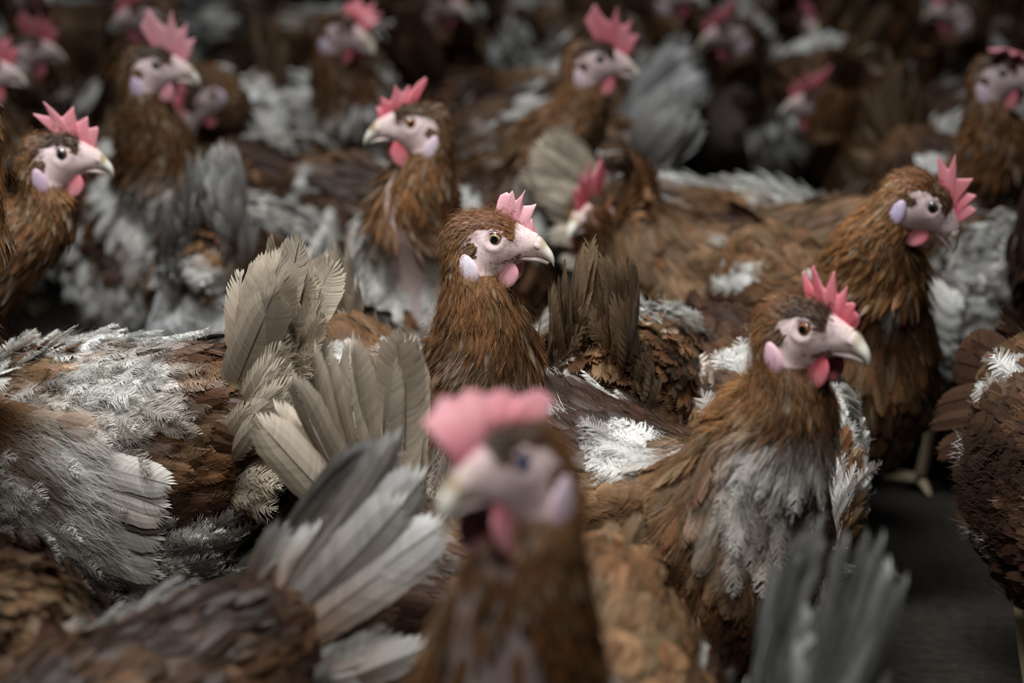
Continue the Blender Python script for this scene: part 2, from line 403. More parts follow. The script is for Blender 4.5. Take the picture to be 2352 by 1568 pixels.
def hen(label, head=None, yaw=0.0, hyaw=0.0, hpitch=0.0, hroll=0.0, pos=None, pose='up', lod=1, seed=0, white=0.3, neckwhite=0.0,
        tone=0.5, dark=0.0, comb='saw', flop=0.0, comb_scale=1.0, comb_col=0.8, lean=0.0, tail='brown', tail_up=50, scale=1.0,
        iris=(.55, .28, .10), lobe=(.72, .62, .72), bare_neck=False, spots=(), browns=(), wing=True, zlift=0.0, tail_n=6,
        tail_len=.10, tail_fan=.5, group=None, side=0.0, fluff=False, bare_w=.62, wattle_s=1.0, lobe_s=1.0):
    """head: world point midway between the eyes; yaw: where the body faces; pos: floor point (x,y) when no head point is given"""
    rs = np.random.RandomState(seed+11)
    S = scale
    nx, ny, nyaw = NUDGE.get(len(REG), (0, 0, 0)); yaw = yaw+nyaw
    if pos is not None: pos = (pos[0]+nx, pos[1]+ny)
    Rb = rot_zyx(yaw, 0, 0)
    if head is not None:
        H = np.array(head, dtype=float)
        off = Rb@np.array([(.128+.018+lean)*S, side, 0.0])
        O = np.array([H[0]-off[0], H[1]-off[1], 0.0])
    else:
        O = np.array([pos[0], pos[1], 0.0])
        hl = {'up': (.160, 0, .395), 'down': (.235, 0.03, .085), 'tuck': (.190, -.03, .09), 'mid': (.215, 0, .315), 'low': (.25, .02, .2)}[pose]
        if pose in ('down', 'tuck') and hpitch == 0: hpitch = {'down': -55, 'tuck': -85}[pose]
        H = O+Rb@(np.array(hl)*S)
    Rh = rot_zyx(hyaw, hpitch, hroll)
    REG.append((label[:60], [(O+Rb@np.array([a, 0, 0]))[:2] for a in (-.09*S, 0, .07*S)], .072*S))
    fine = {2: 1, 1: 1, 0: 0}[lod]
    K = 72 if lod == 2 else 40 if fine else 20
    n_b, n_n, n_h = (10, 10, 8) if fine else (5, 6, 4)
    # sections: trunk in hen space, skull in head space, neck blended between
    low = head is None and pose in ('down', 'tuck')
    kb = np.array(BODY_LOW if low else BODY)*S
    def tb(k, R, o):
        T = np.stack([k[:, 0], 0*k[:, 0], k[:, 1]], -1)@R.T+o; B = np.stack([k[:, 2], 0*k[:, 0], k[:, 3]], -1)@R.T+o
        return (T+B)/2, (T-B)/2, np.outer(k[:, 4], R[:, 1])
    O3 = O+np.array([0, 0, zlift])
    C1, U1, W1 = tb(kb, Rb, O3)
    C3, U3, W3 = tb(np.array(SKULL)*S, Rh, H)
    p0, p1 = C1[-1], C3[0]
    dist = np.linalg.norm(p1-p0)
    t0 = unit(C1[-1]-C1[-2])*dist*(.7 if low else 1.1); t1 = unit(C3[1]-C3[0]+Rh[:, 2]*.01)*dist*1.1
    nk = 5
    C2, U2, W2 = [], [], []
    for i in range(1, nk):
        t = i/nk; h = (2*t**3-3*t**2+1)*p0+(t**3-2*t**2+t)*t0+(-2*t**3+3*t**2)*p1+(t**3-t**2)*t1
        hump = 1+.09*math.sin(math.pi*t)
        dh = unit((6*t**2-6*t)*p0+(3*t**2-4*t+1)*t0+(-6*t**2+6*t)*p1+(3*t**2-2*t)*t1)
        e = t*t*(3-2*t)
        ru = np.linalg.norm(U1[-1])*(1-t)**1.3+np.linalg.norm(U3[0])*1.02*(1-(1-t)**1.3)
        u = unit(U1[-1])*(1-e)+unit(U3[0])*e; u = u-dh*(u@dh)*.8; u = unit(u)
        wv = unit(W1[-1])*(1-e)+unit(W3[0])*e
        wv = unit(wv-dh*(wv@dh)); u = unit(u-wv*(u@wv))
        rw = np.linalg.norm(W1[-1])*(1-t)**1.3+np.linalg.norm(W3[0])*(1-(1-t)**1.3)
        C2.append(h); U2.append(u*ru*hump); W2.append(wv*rw*hump)
    C = np.vstack([C1, C2, C3]); U = np.vstack([U1, U2, U3]); W = np.vstack([W1, W2, W3])
    nb_, nn_ = len(C1), len(C2)
    sidx = np.arange(len(C), dtype=float)
    key = np.hstack([C, U, W, sidx[:, None]])
    sub = catmull(key, 16 if lod == 2 else 8 if fine else 4)
    C, U, W, SI = sub[:, :3], sub[:, 3:6], sub[:, 6:9], sub[:, 9]
    R = ring(C, U, W, K, 0.93)
    M = len(R)
    # region coordinate: 0 tail .. 1 neck base .. 2 head joint .. 3 face
    reg = np.interp(SI, [0, nb_-1, nb_+nn_, len(key)-1], [0, 1, 2, 3])
    name_n = Noise(seed*7+3, 38/S, 3); fine_n = Noise(seed*7+4, 110/S, 2); tone_n = Noise(seed*7+5, 26/S, 2)

    def local_cm(P): return ((P-H)@Rh)/S*100
    def pattern(P, rg, phi):
        """plumage colour at points: white blotches over brown"""
        Pl = (P-O)@Rb
        Pn = np.stack([rg*.30, Pl[:, 1], Pl[:, 2]*.9], -1)
        nz = name_n(Pn)*.62+fine_n(P-O)*.42
        thr = np.interp(rg, [0, .3, .8, 1.05, 1.35, 1.6, 2.6], [.0, .1, -.05, .2, 1.3, 2.2, 2.6])
        thr = thr+(0.5-white)*2.6-neckwhite*np.exp(-((rg-1.25)/.3)**2)*3
        wv = np.clip((nz-thr)*2.6+.5, 0, 1)
        for (sx, sy, sz, r, s) in spots:          # (x,y,z in hen space, radius, strength)
            q = np.exp(-(np.linalg.norm(Pl/S-np.array([sx, sy, sz]), axis=1)/r)**4)
            wv = np.clip(wv+s*q*(1+.5*nz), 0, 1)
        tn = np.clip(tone_n(P-O)*.28+tone+.18*fine_n(P-O), 0, 1)
        br = DARK[None]*(1-np.clip(tn*2, 0, 1))[:, None]+BROWN[None]*np.clip(tn*2, 0, 1)[:, None]
        br = br*.85
        br = br*(1-np.clip(tn*2-1, 0, 1))[:, None]+(RUST*.55+TAN*.45)[None]*np.clip(tn*2-1, 0, 1)[:, None]
        neck = np.clip((rg-.95)*3, 0, 1)[:, None]
        br = br*(1-neck)+(RUST*.75+BROWN*.25)[None]*(.55+.9*tn[:, None])*neck
        wh = CREAM[None]*(.25)+WHITE[None]*.75
        c = br*(1-wv[:, None])+wh*wv[:, None]
        return c*(1-dark), wv  # dark puts the lower-left corner shade into the feather colour

    # --- body: one continuous skin with bill-less face, shanks and toes
    V, Q, T = rings_to_mesh(R)
    rgv = np.concatenate([np.repeat(reg, K), [0, 3]]); ph = np.concatenate([np.tile(np.arange(K)/K*2*math.pi, M), [0, 0]])
    hc = local_cm(V)
    cb, wv = pattern(V, rgv, ph); cb = cb*.75  # skin darkened so the gaps between feathers look shaded
    face = np.clip(sdist(np.stack([hc[:, 0], hc[:, 2]], -1), BARE)/.12+.6, 0, 1)*(rgv > 1.9)
    red = np.clip(1-np.abs(hc[:, 2]-1.0-0*hc[:, 0])/1.0, 0, 1)*np.clip((hc[:, 0]-1.0)/1.0, 0, 1)*np.clip(1-np.abs(hc[:, 1])/.9, 0, 1)
    dk = np.clip(1-np.hypot((hc[:, 0]-.1)*.8, hc[:, 2]+1.5)/1.2, 0, 1)*.5
    beaky = np.clip((hc[:, 0]-2.0)/.8, 0, 1)[:, None]
    fc = SKIN[None]*(1-red[:, None])+(RED*.5+PINK*.5)[None]*red[:, None]
    fc = fc*(1-dk[:, None])+np.array([.28, .18, .15])[None]*dk[:, None]
    fc = fc*(1-beaky*.5)+np.array([.74, .62, .50])[None]*beaky*.5
    zl = np.interp(hc[:, 0], [1.1, 1.5, 2.0, 2.6], [-1.50, -1.36, -1.27, -1.29])
    ml = np.exp(-((hc[:, 2]-zl)/.045)**2)*(hc[:, 0] > 1.15)*(rgv > 1.9)*.75
    fc = fc*(1-ml[:, None])+np.array([.10, .05, .04])[None]*ml[:, None]
    cb = cb*.6*(1-face[:, None])+fc*face[:, None]
    if bare_neck:
        bn = np.exp(-((ph-math.pi)/(bare_w+.13))**4)*np.exp(-((rgv-1.35)/.55)**4)
        cb = cb*(1-bn[:, None])+np.array([.74, .58, .54])[None]*bn[:, None]
    # cheek and brow relief, sunken socket
    if fine:
        f2 = rgv > 1.9; lat = np.sign(hc[:, 1])
        r_e = np.hypot(hc[:, 0], hc[:, 2])
        dd = -.10*np.exp(-(r_e/.42)**4)+.07*np.exp(-((r_e-.72)/.16)**2)*(np.abs(hc[:, 1]) > .6)
        dd = dd+.05*np.exp(-(np.hypot(hc[:, 0]-2.7, hc[:, 2]+.45)/.33)**2)
        dd = dd-.05*np.exp(-(np.hypot(hc[:, 0]-1.7, hc[:, 2]+.3)/.5)**2)
        V = V+(f2*lat*dd*.01*S)[:, None]*Rh[:, 1][None]
    QQ, TT, CC = [Q], [T], [cb]; off = len(V); VV = [V]
    lc = np.array([.30, .24, .15])
    for sd in (-1, 1):                                    # shank, thigh stub and toes
        kx = [(-.005, sd*.045, .125, .022), (-.02, sd*.045, .085, .010), (-.012, sd*.045, .05, .0065), (.0, sd*.045, .014, .0065)]
        kk = catmull(np.array(kx)*S, 4)
        cen = kk[:, :3]@Rb.T+O; r = kk[:, 3]
        rr = ring(cen, r[:, None]*Rb[:, 0][None], r[:, None]*Rb[:, 1][None], 8)
        v, q, t = rings_to_mesh(rr); VV.append(v); QQ.append(q+off); TT.append(t+off); off += len(v); CC.append(np.tile(lc, (len(v), 1)))
        for a_, l_ in ((-28, .05), (0, .06), (28, .05), (180, .022)):
            da = np.array([math.cos(math.radians(a_)), math.sin(math.radians(a_)), 0])
            q_ = np.array([[0, sd*.045, .014], [0, sd*.045, .009], [0, sd*.045, .004]])+np.outer([0, .6, 1], da*l_)
            q_ = q_*S; cen = catmull(q_, 3)@Rb.T+O; rad_ = np.linspace(.0055, .002, len(cen))*S
            sidev = Rb@np.array([-da[1], da[0], 0])
            rr = ring(cen, rad_[:, None]*np.array([[0, 0, 1.]]), rad_[:, None]*sidev[None], 6)
            v, q, t = rings_to_mesh(rr); VV.append(v); QQ.append(q+off); TT.append(t+off); off += len(v); CC.append(np.tile(lc, (len(v), 1)))
    root = bpy.data.objects.new('hen', None); COL.objects.link(root); root.location = O; root.empty_display_size = .05
    root['label'] = label; root['category'] = 'hen'
    if group: root['group'] = group
    mesh_from('body', np.vstack(VV), np.vstack(QQ), M_SKIN, np.vstack(CC), True, O, root, tris=np.vstack(TT))

    # --- plumage
    E1 = R[1:]-R[:-1]; E2 = np.roll(R, -1, 1)-R
    area = np.linalg.norm(np.cross(E1, E2[:-1]), axis=-1)               # (M-1,K)
    rmid = (reg[:-1]+reg[1:])/2
    fl = np.interp(rmid, [0, .15, .7, 1.0, 1.3, 1.7, 2.0, 2.3, 2.6, 3], [.034, .036, .034, .032, .029, .022, .015, .0095, .0065, .0045])*S
    fw = np.interp(rmid, [0, .15, .7, 1.0, 1.3, 1.7, 2.0, 2.3, 2.6, 3], [.016, .017, .0155, .0125, .0088, .0060, .0044, .0032, .0026, .0020])*S
    cov = {2: 6.0, 1: 5.0, 0: 4.0}[lod]
    wgt = area*(cov/(fl*fw*.62))[:, None]
    ntot = int(wgt.sum())
    cells = rs.choice(wgt.size, ntot, p=(wgt/wgt.sum()).ravel())
    ci, cj = cells//K, cells % K
    a, b = rs.rand(ntot), rs.rand(ntot)
    def samp(G):
        j2 = (cj+1) % K
        return (G[ci, cj]*((1-a)*(1-b))[:, None]+G[ci+1, cj]*(a*(1-b))[:, None]+G[ci, j2]*((1-a)*b)[:, None]+G[ci+1, j2]*(a*b)[:, None])
    P = samp(R)
    d = -unit(E1[ci, cj]*(1-b)[:, None]+E1[ci, (cj+1) % K]*b[:, None])
    e2 = E2[ci, cj]
    nrm = unit(np.cross(e2, -d)); cen = C[ci]
    nrm = np.where((np.sum(nrm*(P-cen), -1) < 0)[:, None], -nrm, nrm)
    rg = reg[ci]+(reg[ci+1]-reg[ci])*a; phi = (cj+b)/K*2*math.pi
    hc = local_cm(P); hxz = np.stack([hc[:, 0], hc[:, 2]], -1)
    keep = ~((rg > 1.9) & (sdist(hxz, BARE) > rs.uniform(-.02, .10, ntot)))
    keep &= ~((rg > 1.9) & (hc[:, 0] > 1.5) & (hc[:, 2] > -.3))
    keep &= ~((rg > 1.9) & (hc[:, 0] > .55) & (hc[:, 2] < -2.0))
    if bare_neck: keep &= ~((np.abs(phi-math.pi) < bare_w) & (np.abs(rg-1.35) < .5) & (rs.rand(ntot) < .93))
    P, d, nrm, rg, phi, hc = [x[keep] for x in (P, d, nrm, rg, phi, hc)]
    cc, wv = pattern(P, rg, phi); n_ = len(P)
    Lf = np.interp(rg, [0, .15, .7, 1.0, 1.3, 1.7, 2.0, 2.3, 2.6, 3], [.034, .036, .034, .032, .029, .022, .015, .0095, .0065, .0045])*S*rs.uniform(.75, 1.2, n_)
    Wf = np.interp(rg, [0, .15, .7, 1.0, 1.3, 1.7, 2.0, 2.3, 2.6, 3], [.016, .017, .0155, .0125, .0088, .0060, .0044, .0032, .0026, .0020])*S*rs.uniform(.75, 1.2, n_)
    # crown feathers run back from the comb, body feathers sag a little
    sag = np.interp(rg, [0, 1, 1.5, 2, 3], [.35, .3, .1, 0, 0])*rs.uniform(.3, 1, n_)
    dv = np.array([0, 0, -1.])*sag[:, None]+rs.normal(size=(n_, 3))*np.interp(rg, [0, 1, 2, 3], [.16, .16, .12, .10])[:, None]
    d = unit(d+dv-nrm*np.sum(dv*nrm, -1, keepdims=True))
    lift = np.radians(np.interp(rg, [0, 1, 2, 3], [14, 15, 15, 14])+rs.normal(size=n_)*np.interp(rg, [0, 1, 3], [4.5, 5, 7]))
    curl = lift*1.0+Lf/(.09*S)*.25+rs.uniform(-.15, .25, n_)
    curl = np.where(rg > 1.0, lift*.85+rs.uniform(-.1, .12, n_), curl*.85)
    jit = np.exp(rs.normal(size=n_)*np.interp(rg, [0, 1, 1.5, 3], [.2, .18, .20, .26]))[:, None]; hue = rs.normal(size=(n_, 1))*.06*(1-.95*wv[:, None])
    cc = cc*jit*np.array([1, 1, 1])[None]+cc*hue*np.array([1.2, -.2, -.8])[None]
    tip = cc*rs.uniform(.8, 1.5, n_)[:, None]
    crown = (rg > 2.2) & (hc[:, 2] > .3)
    brow = crown & (hc[:, 0] > -1.3) & (hc[:, 2] < 1.5); dk_ = .9 if lod == 2 and seed == 1 else .42
    cc[crown] = cc[crown]*np.array([.75, .6, .5]); tip[crown] = tip[crown]*.85
    cc[brow] = cc[brow]*dk_; tip[brow] = tip[brow]*dk_
    # light scruffy flecks in the neck
    flk = (rg > 1.1) & (rs.rand(n_) < .12); cc[flk] = cc[flk]*.4+TAN*.5; tip[flk] = tip[flk]*.3+CREAM*.6
    bag = Bag()
    isw = (rs.rand(n_) < wv*.75) & (rg < 1.3)
    isdown = isw
    ishack = (rg > .98+rs.normal(size=n_)*.08) & ~isdown
    iscont = ~isdown & ~ishack
    tw = rs.normal(size=n_)*.22
    for kind, mk in (('cont', iscont), ('hack', ishack), ('down', isdown)):
        if mk.sum() == 0: continue
        f = 1.0 if kind != 'down' else 1.05
        bag.add(place_feathers(rs, kind, lod, P[mk]-nrm[mk]*(Lf[mk]*.02)[:, None], d[mk], nrm[mk], Lf[mk]*f, Wf[mk]*(1.0 if kind != 'down' else 1.15),
                               lift[mk]*(1.0 if kind != 'down' else 1.6), curl[mk], rs.uniform(.1, .35, mk.sum()), cc[mk], tip[mk], tw[mk]))
    # ear coverts: a little tuft behind each eye
    for sd in (-1, 1):
        ne = 110 if lod == 2 else 40
        q = rs.normal(size=(ne, 2))*.22
        pc = np.stack([-1.5+q[:, 0], np.full(ne, sd*1.92), -.72+q[:, 1]], -1)*.01*S
        wpt = pc@Rh.T+H; dd = np.tile(unit(Rh@np.array([-.8, 0, -.6])), (ne, 1))+rs.normal(size=(ne, 3))*.12
        bag.add(place_feathers(rs, 'hack', min(lod, 1), wpt, unit(dd), np.tile(Rh@np.array([0, sd, .1]), (ne, 1)), np.full(ne, .006*S), np.full(ne, .0022*S),
                np.full(ne, .3), np.full(ne, .5), np.full(ne, .2), np.tile(BROWN*.8, (ne, 1))*rs.uniform(.6, 1.4, (ne, 1)), np.tile(TAN*.7, (ne, 1))))
        if lod == 2:                                       # dark bristles on the cheek
            nc = 420
            qx = rs.uniform(-1.0, 1.9, nc); qz = -.85-.75*rs.rand(nc)+rs.normal(size=nc)*.15+.12*(qx > 1)*1.0
            yw = np.interp(qx, [-1, 0, 1, 2], [1.84, 1.62, 1.27, .97])
            wpt = np.stack([qx, sd*yw*.985, qz], -1)*.01*S@Rh.T+H
            dd = np.tile(Rh@np.array([-.9, 0, -.25]), (nc, 1))+rs.normal(size=(nc, 3))*.2
            bag.add(place_feathers(rs, 'hack', 0, wpt, unit(dd), np.tile(Rh@np.array([0., sd, 0]), (nc, 1)), rs.uniform(.002, .0035, nc)*S, np.full(nc, .0005*S),
                    np.full(nc, .12), np.full(nc, .2), np.full(nc, .1), np.tile(DARK*2.0, (nc, 1)), np.tile(DARK*1.5, (nc, 1))))
    if fluff:                                              # soft vent fluff under the tail
        nf = 900 if lod == 2 else 420
        u_ = rs.normal(size=(nf, 3)); u_ /= np.linalg.norm(u_, axis=1, keepdims=True)
        pc = np.array([-.125, 0, .20])+u_*np.array([.035, .06, .055]); pc = pc*S
        wpt = pc@Rb.T+O; nn = unit(u_@Rb.T); dn = unit(np.array([-.5, 0, -1.])@Rb.T+rs.normal(size=(nf, 3))*.35)
        cw = np.tile(WHITE*.9, (nf, 1))*rs.uniform(.8, 1.1, (nf, 1))
        bag.add(place_feathers(rs, 'down', lod, wpt, dn, nn, rs.uniform(.03, .045, nf)*S, rs.uniform(.018, .026, nf)*S, np.full(nf, .25), np.full(nf, .6), np.full(nf, .3), cw, cw*.95))
    # fine loose barbs all over, they soften the outline
    nh_ = {2: 42000, 1: 11000, 0: 0}[lod]
    if nh_:
        ix = rs.choice(n_, nh_, p=np.interp(rg, [0, .9, 1.2, 2, 3], [1., 1., 1.1, .9, .35])/np.interp(rg, [0, .9, 1.2, 2, 3], [1., 1., 1.1, .9, .35]).sum())
        lh = np.interp(rg[ix], [0, 1, 1.5, 2, 2.5, 3], [.017, .017, .013, .008, .0045, .003])*rs.uniform(.6, 1.25, nh_)*S
        q_ = P[ix]+nrm[ix]*(Lf[ix]*.10*rs.uniform(0, 1.4, nh_))[:, None]+rs.normal(size=(nh_, 3))*.003*S
        ch_ = cc[ix]*rs.uniform(.5, 1.5, (nh_, 1)); hl_ = rs.rand(nh_) < .03; ch_[hl_] = ch_[hl_]*.3+CREAM*.6
        bag.add(place_feathers(rs, 'hair', lod, q_, unit(d[ix]+rs.normal(size=(nh_, 3))*.16), nrm[ix], lh, np.full(nh_, .00030*S*(1 if lod == 2 else 2.0)), rs.uniform(.08, .32, nh_), rs.uniform(0, .45, nh_), np.zeros(nh_), ch_, ch_*1.2))
    bag.build('plumage', O, root)

    # --- wings
    if wing:
        for sd in (-1, 1):
            wb = Bag()
            def wp(u, v):      # u 0 shoulder..1 rear ; v 0 top..1 bottom
                x = .075-.205*u; z = .262-.095*v-.012*u+.0*v*u
                yy = .070+.014*np.sin(np.clip(u, 0, 1)*math.pi)**.6*np.sin(np.clip(v*.9+.12, 0, 1)*math.pi)**.5-.022*np.clip(u-.75, 0, 1)*2
                return np.stack([x, sd*yy, z], -1)*S
            def emit(kind, u, v, L, Wd, lft, crl, colf=1.0, pitch_=-.12, lodw=lod):
                m = len(u); p_ = wp(u, v)
                dn = unit(np.stack([-np.ones(m), np.zeros(m)-sd*.05, np.full(m, pitch_)+rs.normal(size=m)*.05], -1))
                nn = unit(np.stack([0*u, sd*np.ones(m), .55-.6*v], -1))
                wpt = p_@Rb.T+O3; c_, w_ = pattern(wpt, np.full(m, .55)-u*.3, 0*u)
                c_ = c_*rs.uniform(.8, 1.2, (m, 1))*colf; t_ = c_*rs.uniform(.9, 1.3, (m, 1))
                wb.add(place_feathers(rs, kind, lodw, wpt, dn@Rb.T, nn@Rb.T, L*S, Wd*S, lft, crl, rs.uniform(.1, .3, m), c_, t_, rs.normal(size=m)*.08))
            # primaries and secondaries, long and layered
            nq = 11
            v = np.linspace(.25, 1.0, nq); u = np.linspace(.48, .38, nq)
            emit('quil', u, v, np.full(nq, .098), np.full(nq, .024), np.full(nq, .03), np.full(nq, .25), 1.0, -.18)
            v = np.linspace(.12, .9, 10); u = np.full(10, .30)
            emit('quil', u, v, np.full(10, .065), np.full(10, .022), np.full(10, .07), np.full(10, .3), 1.0, -.2)
            nc = {2: 300, 1: 170, 0: 90}[lod]
            u = rs.rand(nc)**1.1*.62-.05; v = rs.rand(nc)*1.05
            emit('cont', u, v, rs.uniform(.026, .040, nc), rs.uniform(.014, .020, nc), rs.uniform(.12, .25, nc), rs.uniform(.3, .6, nc))
            if lod:
                nh_ = 5000 if lod == 2 else 1500
                u = rs.rand(nh_)*.8-.05; v = rs.rand(nh_)*1.05
                dn_ = wp(u, v); dn_[:, 1] += sd*.003*rs.rand(nh_)
                wpt = dn_@Rb.T+O3; c_, w_ = pattern(wpt, np.full(nh_, .5)-u*.3, 0*u); c_ = c_*rs.uniform(.5, 1.5, (nh_, 1))
                dd = unit(np.stack([-np.ones(nh_), np.full(nh_, -sd*.05), np.full(nh_, -.25)+rs.normal(size=nh_)*.25], -1))
                wb.add(place_feathers(rs, 'hair', lod, wpt, dd@Rb.T, np.tile(Rb@np.array([0, sd, .2]), (nh_, 1)), rs.uniform(.010, .02, nh_)*S, np.full(nh_, .0003*S*(1 if lod == 2 else 2)), rs.uniform(.1, .4, nh_), rs.uniform(0, .5, nh_), np.zeros(nh_), c_, c_*1.2))
            wb.build('wing', O, root)

    # --- tail
    tbag = Bag()
    TC = {'brown': (BROWN*.9, TAN*.6), 'white': (WHITE*.8, WHITE*.95), 'cream': (TAN*.9+.04, CREAM*1.0), 'mixed': (BROWN*.8, WHITE*.8), 'dark': (DARK*1.3, DARK*1.6), 'grey': (WHITE*.6, WHITE*.8)}[tail]
    el = math.radians(tail_up)
    for sd in (-1, 1):
        k = np.arange(tail_n); f = (k+.5)/tail_n
        spread = np.radians(4+22*f*tail_fan)*sd
        elv = el+np.radians(12-44*f)*tail_fan+rs.normal(size=tail_n)*.05
        dn = np.stack([-np.cos(elv)*np.cos(spread), np.sin(spread)*np.ones(tail_n), np.sin(elv)], -1)
        nn = unit(np.stack([-np.sin(elv)*.4, sd*np.ones(tail_n), .35+0*k], -1))
        p_ = np.stack([-.135+.012*f, sd*(.006+.012*f), .272-.022*f], -1)*S
        mxc = rs.rand(tail_n, 1)*.6; c0 = (TC[0]*(1-mxc)+TC[1]*mxc)*rs.uniform(.7, 1.15, (tail_n, 1)); c1 = (TC[1]*(1-mxc*.5)+TC[0]*mxc*.5)*rs.uniform(.8, 1.15, (tail_n, 1))
        tbag.add(place_feathers(rs, 'quil', lod, p_@Rb.T+O3, unit(dn)@Rb.T, nn@Rb.T, rs.uniform(.88, 1.1, tail_n)*tail_len*S, rs.uniform(.030, .037, tail_n)*S,
                 np.full(tail_n, .12), rs.uniform(.25, .6, tail_n)*1.0, rs.uniform(.1, .25, tail_n), c0, c1, rs.normal(size=tail_n)*.2, .35))
    for (nc, l0, l1, x0, up_, kd) in (((70, .04, .085, .02, -8, 'cont')), ((90, .035, .06, .0, -30, 'down'))):
        nc = nc if lod else nc//2
        f = rs.rand(nc); sg = rs.choice([-1, 1], nc)
        elv = el+np.radians(up_)+np.radians(12-46*f)*(.4+.6*tail_fan)+rs.normal(size=nc)*.12
        spread = np.radians(5+34*f*(.4+.6*tail_fan))*sg
        dn = unit(np.stack([-np.cos(elv)*np.cos(spread), np.sin(spread), np.sin(elv)], -1))
        nn = unit(np.stack([-np.sin(elv)*.5, sg*1.0, .5+0*f], -1))
        p_ = np.stack([-.125-.02*rs.rand(nc), sg*(.004+.024*f), .276-.055*f*(1 if kd == 'cont' else 1.4)], -1)*S
        c0 = np.tile(TC[0], (nc, 1))*rs.uniform(.7, 1.2, (nc, 1)); c1 = np.tile(TC[1], (nc, 1))*rs.uniform(.8, 1.1, (nc, 1))
        tbag.add(place_feathers(rs, kd, lod, p_@Rb.T+O3, dn@Rb.T, nn@Rb.T, rs.uniform(l0, l1, nc)*S, rs.uniform(.016, .024, nc)*S, np.full(nc, .15), rs.uniform(.3, .9, nc), rs.uniform(.1, .3, nc), c0, c1, rs.normal(size=nc)*.15))
    tbag.build('tail', O, root)

    # --- head parts, built in head space
    def hb(nm, V, Q, T, c, m, par=None):
        return mesh_from(nm, (np.asarray(V)*S)@Rh.T+H, Q, m, c, True, O, par or root, tris=T)
    Rr = profile(BEAKU, 6, 18, .85); V, Q, T = rings_to_mesh(Rr)
    V2, Q2, T2 = rings_to_mesh(profile(BEAKL, 5, 14, .85))
    x = np.concatenate([V[:, 0], V2[:, 0]])*100; z = np.concatenate([V[:, 2], V2[:, 2]])*100
    base = SKIN*.97; horn = np.array([.80, .76, .66]); brn = np.array([.38, .25, .12])
    m1 = np.clip((x-2.7)/.7, 0, 1)[:, None]; m2 = (np.exp(-((x-3.25)/.3)**2)*np.clip((z+1.1)/.5, 0, 1)*(.4+.6*rs.rand()))[:, None]
    c = (base*(1-m1)+horn*m1)*(1-m2)+brn*m2
    beak_o = hb('beak', np.vstack([V, V2]), np.vstack([Q, Q2+len(V)]), np.vstack([T, T2+len(V)]), c, M_BEAK)
    V, Q, tv, tu = comb_rings(comb, flop, comb_scale)
    rc = RED*(.22+.78*comb_col)+PINK*.78*(1-comb_col)*np.array([1.05, 1.0, 1.1]); pc = PINK*1.05*(1-comb_col*.65)+RED*comb_col*.65
    mixv = np.clip(.25+.75*tv+.35*np.sin(tu*9+seed)*.6, 0, 1)[:, None]
    hb('comb', V, Q, None, rc*(1-mixv)+pc*mixv, M_COMB)
    for sd in (-1, 1):
        # eye: ball with pupil and iris facing sideways, eyelid rim of skin
        rt = np.array(Matrix.Rotation(-sd*math.pi/2, 3, 'X'))
        rt = np.array(Matrix.Rotation(math.radians(-8*sd), 3, 'Z'))@rt
        V, Q, T = blob((.0005, sd*.0099, 0), (.0071, .0071, .0071), rt, 28, 26)
        rr = np.hypot(V[:, 0]-.0005, V[:, 2])*100
        out_ = (V[:, 1]*sd > .0099)
        c = np.where(rr[:, None] < .28, np.array([.004, .004, .005])[None], np.where(rr[:, None] < .41, np.array(iris)[None], np.array([.045, .025, .02])[None]))
        c = np.where(out_[:, None], c, np.array([.1, .06, .05])[None])
        eye_o = hb('eye', V, Q, T, c, M_EYE)
        # eyelids: almond ring
        t = np.arange(32)/32*2*math.pi; ph2 = np.arange(10)/10*2*math.pi
        lids = []
        for r0, r1, yb in ((.53, .055, 1.47), (.66, .05, 1.48)):
            ex = r0*np.cos(t)*1.08+.02+.06*np.cos(t)**3; ez = r0*np.sin(t)*.96
            yy = yb-.10*(ex*.9)-.03*(ez > 0)*ez
            cen = np.stack([ex, yy, ez], -1)
            rad_ = unit(np.stack([ex, 0*ex, ez], -1))
            rr_ = cen[:, None]+rad_[:, None]*(np.cos(ph2)*r1)[None, :, None]+np.array([0, 1., 0])[None, None]*(np.sin(ph2)*r1)[None, :, None]
            lids.append(rr_)
        Vs, Qs, o_ = [], [], 0
        for rr_ in lids:
            m_n, k_n = 32, 10
            i, j = np.meshgrid(np.arange(m_n), np.arange(k_n), indexing='ij')
            q = np.stack([i*k_n+j, i*k_n+(j+1) % k_n, ((i+1) % m_n)*k_n+(j+1) % k_n, ((i+1) % m_n)*k_n+j], -1).reshape(-1, 4)
            Vs.append(rr_.reshape(-1, 3)*np.array([1, sd, 1])*.01); Qs.append(q+o_); o_ += len(Vs[-1])
        hb('eyelid', np.vstack(Vs), np.vstack(Qs), None, np.tile(SKIN*.85, (o_, 1)), M_SKIN, eye_o)
        # earlobe
        def shp(Rg): 
            Rg = Rg.copy(); Rg[..., 0] *= (1-.25*Rg[..., 2]); Rg[..., 1] += .35*(1-Rg[..., 0]**2-Rg[..., 2]**2)*-.4*sd*0
            return Rg
        V, Q, T = blob((-.0168, sd*.0203, -.0208), (.0066*lobe_s, .0026, .0112*lobe_s), np.array(Matrix.Rotation(math.radians(-18), 3, 'Y')), 22, 14, shp)
        dl = np.hypot(V[:, 0]+.018, V[:, 2]+.0195)*100
        e_ = np.clip(dl/1.1, 0, 1)[:, None]
        lb = np.array(lobe)
        hb('earlobe', V, Q, T, lb*(1-e_*.5)+PINK*1.05*e_*.5, M_LOBE)
        # wattle
        def shw(Rg):
            Rg = Rg.copy(); zz = Rg[..., 2]; Rg[..., 0] = Rg[..., 0]*(1-.38*np.clip(zz, 0, 1)**1.5)+.10*zz; return Rg
        rw = np.array(Matrix.Rotation(math.radians(6*sd), 3, 'X'))@np.array(Matrix.Rotation(math.radians(14*sd), 3, 'Z'))
